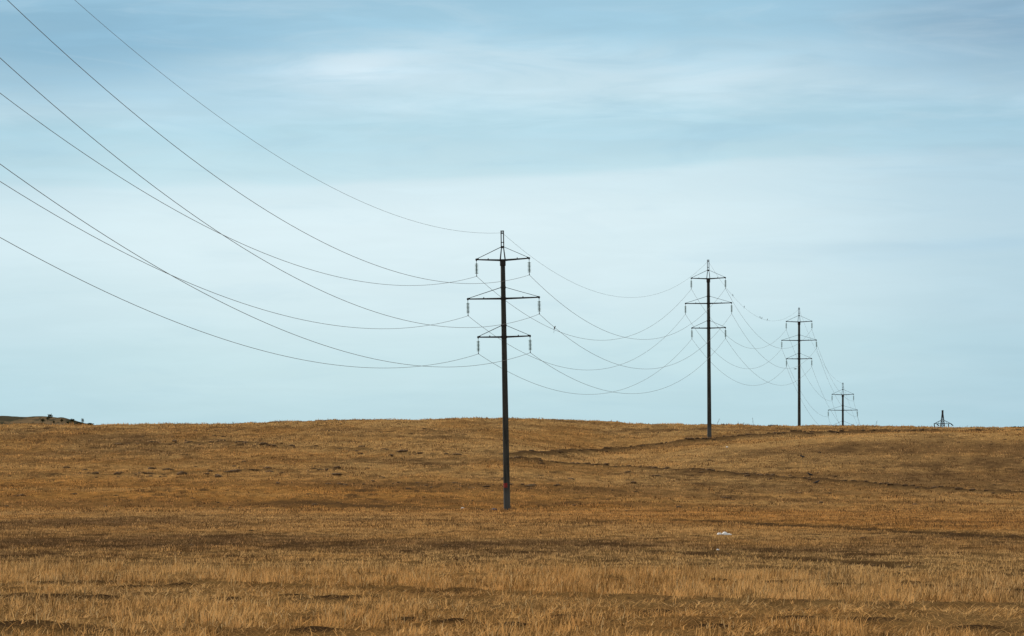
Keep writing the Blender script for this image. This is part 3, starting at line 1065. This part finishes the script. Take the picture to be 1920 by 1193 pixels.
# ------------------------------------------------------------------ distant lattice tower
def lattice_tower():
    D = 1350.
    x = (1767.3 - CX) / F * D
    top = CAMZ + (HY - 770) * D / F
    zg = gz(x, D)
    H = top - zg
    t = empty('lattice_tower', (x, D, zg), (0, 0, YAW * 1.0))
    tag(t, 'dark steel lattice tower whose head shows above the crest at right', 'pylon')
    half = lambda z: .22 if z > H - 1.2 else .22 + (H - 1.2 - z) * .115 if z > H - 6.5 else .83 + (H - 6.5 - z) * .10
    bm = bmesh.new()
    lv = [0, 4.5, 8.5, 12, 15, 17.5, H - 8.0, H - 7.0, H - 6.1, H - 5.3, H - 4.6, H - 3.9, H - 3.2, H - 2.5, H - 1.8, H - 1.2, H]
    lv = sorted(z for z in lv if z <= H)
    cs = ((-1, -1), (1, -1), (1, 1), (-1, 1))
    for z0, z1 in zip(lv, lv[1:]):
        a, b = half(z0), half(z1)
        w = .24 if z0 > H - 9 else .26
        for k in range(4):
            c0, c1 = cs[k], cs[(k + 1) % 4]
            bar(bm, (c0[0] * a, c0[1] * a, z0), (c0[0] * b, c0[1] * b, z1), w)
            bar(bm, (c0[0] * a, c0[1] * a, z0), (c1[0] * b, c1[1] * b, z1), w * .55)
            bar(bm, (c1[0] * a, c1[1] * a, z0), (c0[0] * b, c0[1] * b, z1), w * .55)
            bar(bm, (c0[0] * b, c0[1] * b, z1), (c1[0] * b, c1[1] * b, z1), w * .55)
    obj('mast', bm, M['lattice'], t)
    bm = bmesh.new()
    bar(bm, (-.35, 0, H + .05), (.35, 0, H + .05), .45, .16)
    bar(bm, (.0, 0, H - 2.6), (0, 0, H), .42, .42)
    obj('peak', bm, M['lattice'], t)
    for z, L in ((H - 4.75, 3.0), (H - 9.2, 4.6), (H - 13.4, 3.5)):
        bm = bmesh.new()
        for s in (-1, 1):
            a = half(z)
            for q in (-1, 1):
                bar(bm, (s * a * .9, q * a, z), (s * L, q * .08, z), .18)
                bar(bm, (s * half(z + 1.2) * .9, q * half(z + 1.2), z + 1.25), (s * L, q * .08, z + .02), .18)
            for f in (.35, .65):
                bar(bm, (s * (a + (L - a) * f), 0, z), (s * (a + (L - a) * f), 0, z + 1.2 * (1 - f)), .09)
            bar(bm, (s * (L + .08), -.2, z), (s * (L + .08), .2, z), .22, .2)
        for q in (-1, 1): bar(bm, (-half(z), q * half(z), z), (half(z), q * half(z), z), .15)
        arm = obj('crossarm', bm, M['lattice'], t)
        for s in (-1, 1):
            for q in (-1, 1):
                bm = bmesh.new()
                n = 9
                p0 = Vector((s * L if q < 0 or s > 0 else s * (L - .9), q * .2, z - .08))
                if s > 0 and q < 0: p0.x = L - .9
                dv = Vector((.75 if q > 0 else .1, q * (1.1 if q > 0 else .5), -.62 if q > 0 else -1.0)).normalized()
                pts, rads = [], []
                for k in range(n * 2):
                    pts.append(p0 + dv * (.1 + k * .075)); rads.append(.2 if k % 2 else .11)
                tube(bm, pts, rads, 8)
                obj('insulator_string', bm, M['steel'], arm)
    A = t.matrix_basis @ Vector((0.2, 0, H))
    B = A + Vector((38, 380, -12.5))
    sag = 9.0
    pts = [A.lerp(B, q) - Vector((0, 0, 4 * sag * q * (1 - q))) for q in np.linspace(0, 1, 41)]
    wire('earth_wire', pts, .03, 'faint wire falling to the right from the lattice tower peak', None, 'earth wire')


lattice_tower()


# ------------------------------------------------------------------ birds
def loft(bm, spine, n=10):
    """spine: (point, half width, half height) - one closed body"""
    rings = []
    for i, (p, w, h) in enumerate(spine):
        p = Vector(p)
        d = Vector(spine[min(i + 1, len(spine) - 1)][0]) - Vector(spine[max(i - 1, 0)][0])
        a = Vector((0, 1, 0)); c = d.normalized().cross(a).normalized()
        rings.append([bm.verts.new(p + a * w * math.cos(2 * math.pi * k / n) + c * h * math.sin(2 * math.pi * k / n)) for k in range(n)])
    for r0, r1 in zip(rings, rings[1:]):
        for k in range(n): bm.faces.new((r0[k], r0[(k + 1) % n], r1[(k + 1) % n], r1[k]))
    bm.faces.new(rings[0][::-1]); bm.faces.new(rings[-1])


def bird(loc, size, label, pose='perched', yaw=0.0, group=None):
    t = empty('bird', loc, (0, 0, yaw))
    tag(t, label, 'bird', group)
    bm = bmesh.new()
    if pose == 'perched':      # upright, tail hanging behind the perch
        sp = [((.37, 0, .93), .010, .010), ((.29, 0, .945), .03, .03), ((.20, 0, .95), .085, .09), ((.11, 0, .90), .10, .10), ((.05, 0, .78), .11, .115),
              ((.0, 0, .58), .165, .17), ((-.06, 0, .36), .17, .17), ((-.14, 0, .16), .12, .11), ((-.20, 0, -.02), .07, .045), ((-.30, 0, -.34), .07, .025), ((-.36, 0, -.55), .06, .015)]
        legs = [((.02, .07, .26), (.03, .07, 0)), ((.02, -.07, .26), (.03, -.07, 0))]
    elif pose == 'longtail':
        sp = [((.34, 0, .60), .010, .010), ((.26, 0, .62), .03, .03), ((.18, 0, .62), .08, .085), ((.10, 0, .56), .095, .095), ((.02, 0, .42), .14, .14),
              ((-.04, 0, .24), .15, .15), ((-.10, 0, .06), .10, .09), ((-.13, 0, -.12), .055, .04), ((-.18, 0, -.50), .06, .02), ((-.22, 0, -.95), .06, .012)]
        legs = [((.02, .06, .16), (.03, .06, 0)), ((.02, -.06, .16), (.03, -.06, 0))]
    elif pose == 'ground':
        sp = [((.66, 0, .66), .01, .012), ((.55, 0, .69), .03, .035), ((.46, 0, .72), .085, .09), ((.37, 0, .69), .10, .10), ((.28, 0, .60), .12, .13),
              ((.10, 0, .48), .18, .18), ((-.12, 0, .42), .17, .16), ((-.32, 0, .38), .10, .09), ((-.52, 0, .33), .08, .035), ((-.74, 0, .28), .07, .015)]
        legs = [((.06, .07, .34), (.08, .07, -.02)), ((.06, -.07, .34), (.02, -.07, -.02))]
    else:                      # gliding
        sp = [((.52, 0, .0), .01, .012), ((.44, 0, .01), .035, .035), ((.36, 0, .02), .075, .075), ((.26, 0, .01), .085, .085),
              ((.08, 0, 0), .125, .115), ((-.14, 0, 0), .10, .085), ((-.32, 0, .01), .07, .035), ((-.56, 0, .02), .13, .012)]
        legs = []
    loft(bm, [((p[0] * size, p[1] * size, p[2] * size), w * size, h * size) for p, w, h in sp])
    obj('body', bm, M['bird'], t, True)
    for a, b in legs:
        bm = bmesh.new()
        tube(bm, [Vector(a) * size, Vector(b) * size], .018 * size, 5)
        tube(bm, [(Vector(b) + Vector((-.05, 0, .0))) * size, (Vector(b) + Vector((.10, 0, 0))) * size], .014 * size, 5)
        obj('leg', bm, M['bird'], t)
    for s in (-1, 1):
        bm = bmesh.new()
        if pose == 'fly':
            out = [(.22, .06, .02), (.26, .42, .12), (.16, .78, .10), (-.10, 1.05, .04), (-.08, .80, .06), (-.16, .45, .06), (-.18, .06, .0)]
        elif pose == 'longtail':
            out = [(.08, .12, .50), (.0, .16, .36), (-.10, .14, .10), (-.16, .07, -.16), (-.10, .10, .14), (-.02, .12, .42)]
        elif pose == 'perched':
            out = [(.06, .15, .72), (.0, .185, .55), (-.10, .185, .30), (-.24, .12, -.05), (-.30, .07, -.22), (-.22, .10, .12), (-.12, .12, .50), (-.02, .11, .68)]
        else:
            out = [(.24, .13, .62), (.05, .19, .50), (-.25, .17, .38), (-.62, .08, .30), (-.50, .07, .40), (-.2, .11, .54), (.1, .13, .62)]
        top = [bm.verts.new(Vector((x, s * y, z + .012)) * size) for x, y, z in out]
        bot = [bm.verts.new(Vector((x, s * (y - (.0 if pose == 'fly' else .03)), z - .012)) * size) for x, y, z in out]
        bm.faces.new(top); bm.faces.new(bot[::-1])
        for k in range(len(out)):
            k2 = (k + 1) % len(out)
            bm.faces.new((top[k], top[k2], bot[k2], bot[k]))
        obj('wing', bm, M['bird'], t)
    return t


def on_span(s, key, px):
    P = spans[(s, key)]
    q = [CX + F * p.x / p.y for p in P]
    for a, b, qa, qb in zip(P, P[1:], q, q[1:]):
        if min(qa, qb) <= px <= max(qa, qb):
            return a.lerp(b, (px - qa) / (qb - qa))
    return P[len(P) // 2]


p = on_span(0, 'MR', 1040)
bird((p.x, p.y, p.z - .14), .42, 'long tailed bird perched on a wire just right of the nearest pole', 'longtail', R(25))
GB = 'small birds perched on the earth wire between second and third pole'
for px, yaw, lab in ((1374, 150, 'small bird highest on the wire, nearest the second pole'),
                     (1395.5, 20, 'small bird alone on the wire, second from the second pole'),
                     (1425, 200, 'left bird of the close pair on the earth wire'),
                     (1428.6, 10, 'right bird of the close pair on the earth wire'),
                     (1439, 30, 'lowest small bird on the wire, nearest the third pole')):
    p = on_span(1, 'W', px)
    bird((p.x, p.y, p.z + .015), .27, lab, 'perched', R(yaw), GB)
D = 726.
bird(((1491.5 - CX) / F * D, D, CAMZ + (HY - 692) * D / F), .72, 'dark bird gliding past the shaft of the third pole', 'fly', R(188))
GG = 'dark birds standing on the field'
for px, py, yaw, lab in ((1519, 902.5, 170, 'left crow-like bird of the pair by the lower dark ridge'),
                         (1531.5, 910.5, 20, 'right and lower bird of the pair just below the lower ridge'),
                         (1505, 862.5, 160, 'dark bird alone on the smooth slope above the lower ridge')):
    x, y = at(px, py)
    bird((x, y, gz(x, y) + .10), .62, lab, 'ground', R(yaw), GG)


# ------------------------------------------------------------------ litter
def crumple(bm, c, sx, sy, sz, seed):
    r = bmesh.ops.create_icosphere(bm, subdivisions=3, radius=1)
    for v in r['verts']:
        p = v.co.copy()
        n = float(fbm(np.array([p.x * 2 + seed]), np.array([p.y * 2 + p.z * 2.3 + seed]), 3, 3)[0])
        k = .62 + .75 * n
        v.co = Vector((c[0] + p.x * sx * k, c[1] + p.y * sy * k, c[2] + max(p.z, -.25) * sz * k))


x, y = at(1357, 1004.5)
bm = bmesh.new()
crumple(bm, (-.22, 0, .05), .12, .14, .13, 1)
crumple(bm, (.05, .02, .05), .17, .16, .17, 2.3)
crumple(bm, (.28, 0, .03), .11, .12, .09, 4.1)
crumple(bm, (-.09, .03, .02), .14, .12, .06, 5.7)
crumple(bm, (.18, .03, .02), .10, .10, .06, 6.9)
o = obj('plastic_sack', bm, M['white'], None, True)
o.location = (x, y, gz(x, y) + .04)
o.scale = (.86, .86, .6)
tag(o, 'crumpled white plastic sack lying in three humps on the grass', 'plastic sack')
for px, py, s, m, lab, h in ((1346, 1036.5, .035, 'white', 'tiny white scrap of litter on the grass below the white sack', .06),
                             (867, 956, .13, 'white', 'white scrap of litter left of the foot of the nearest pole', .10),
                             (1363, 841.5, .13, 'white', 'pale scrap of litter on the slope right below the second pole', .2),
                             (927, 958.5, .20, 'blue', 'dark bluish scrap lying at the foot of the nearest pole', .08)):
    x, y = at(px, py)
    bm = bmesh.new()
    crumple(bm, (0, 0, 0), s * 1.2, s, s * .8, px)
    o = obj('litter_scrap', bm, M[m], None, True)
    o.location = (x, y, gz(x, y) + h)
    tag(o, lab, 'litter')


# ------------------------------------------------------------------ tall dry weeds on the crest
def weed(px, py, h, d, label, lean):
    x = (px - CX) / F * d
    z = gz(x, d)
    h = max(h, CAMZ + (HY - py) * d / F - z)
    t = empty('dry_weed', (x, d, z))
    tag(t, label, 'weed', 'tall dry weeds on the crest')
    bm = bmesh.new()
    tube(bm, [(0, 0, -.1), (lean * .3, 0, h * .5), (lean, 0, h)], [.022, .018, .008], 5)
    obj('stalk', bm, M['stem'], t)
    bm = bmesh.new()
    for k in range(9):
        f = .35 + .07 * k
        s = 1 if k % 2 else -1
        b0 = Vector((lean * f, 0, h * f))
        tube(bm, [b0, b0 + Vector((s * .20 * (1.1 - f), random.uniform(-.1, .1), .20))], [.009, .005], 4)
    obj('twigs', bm, M['stem'], t)


weed(1412.5, 783, .8, 606, 'thin tall dry weed on the crest between second and third pole', -.15)
weed(1344, 785, .6, 606, 'leaning dry weed on the crest just right of the second pole', .5)
weed(1642, 789, .6, 607, 'dry weed on the crest between farthest concrete pole and lattice tower', .25)
for px, w, lab in ((1862, .9, 'first low dark shrub on the crest at the right edge'), (1898, 2.4, 'widest low dark shrub on the crest near the right edge'),
                   (1915, 1.3, 'low dark shrub at the very right end of the crest')):
    d = 612.
    x = (px - CX) / F * d
    zt = gz(x, d)
    b_ = bush(px, HY - (zt - .05 - CAMZ) * F / d, w, .42, lab, d, .1, .5)
    b_['group'] = 'low shrubs on the crest at right'
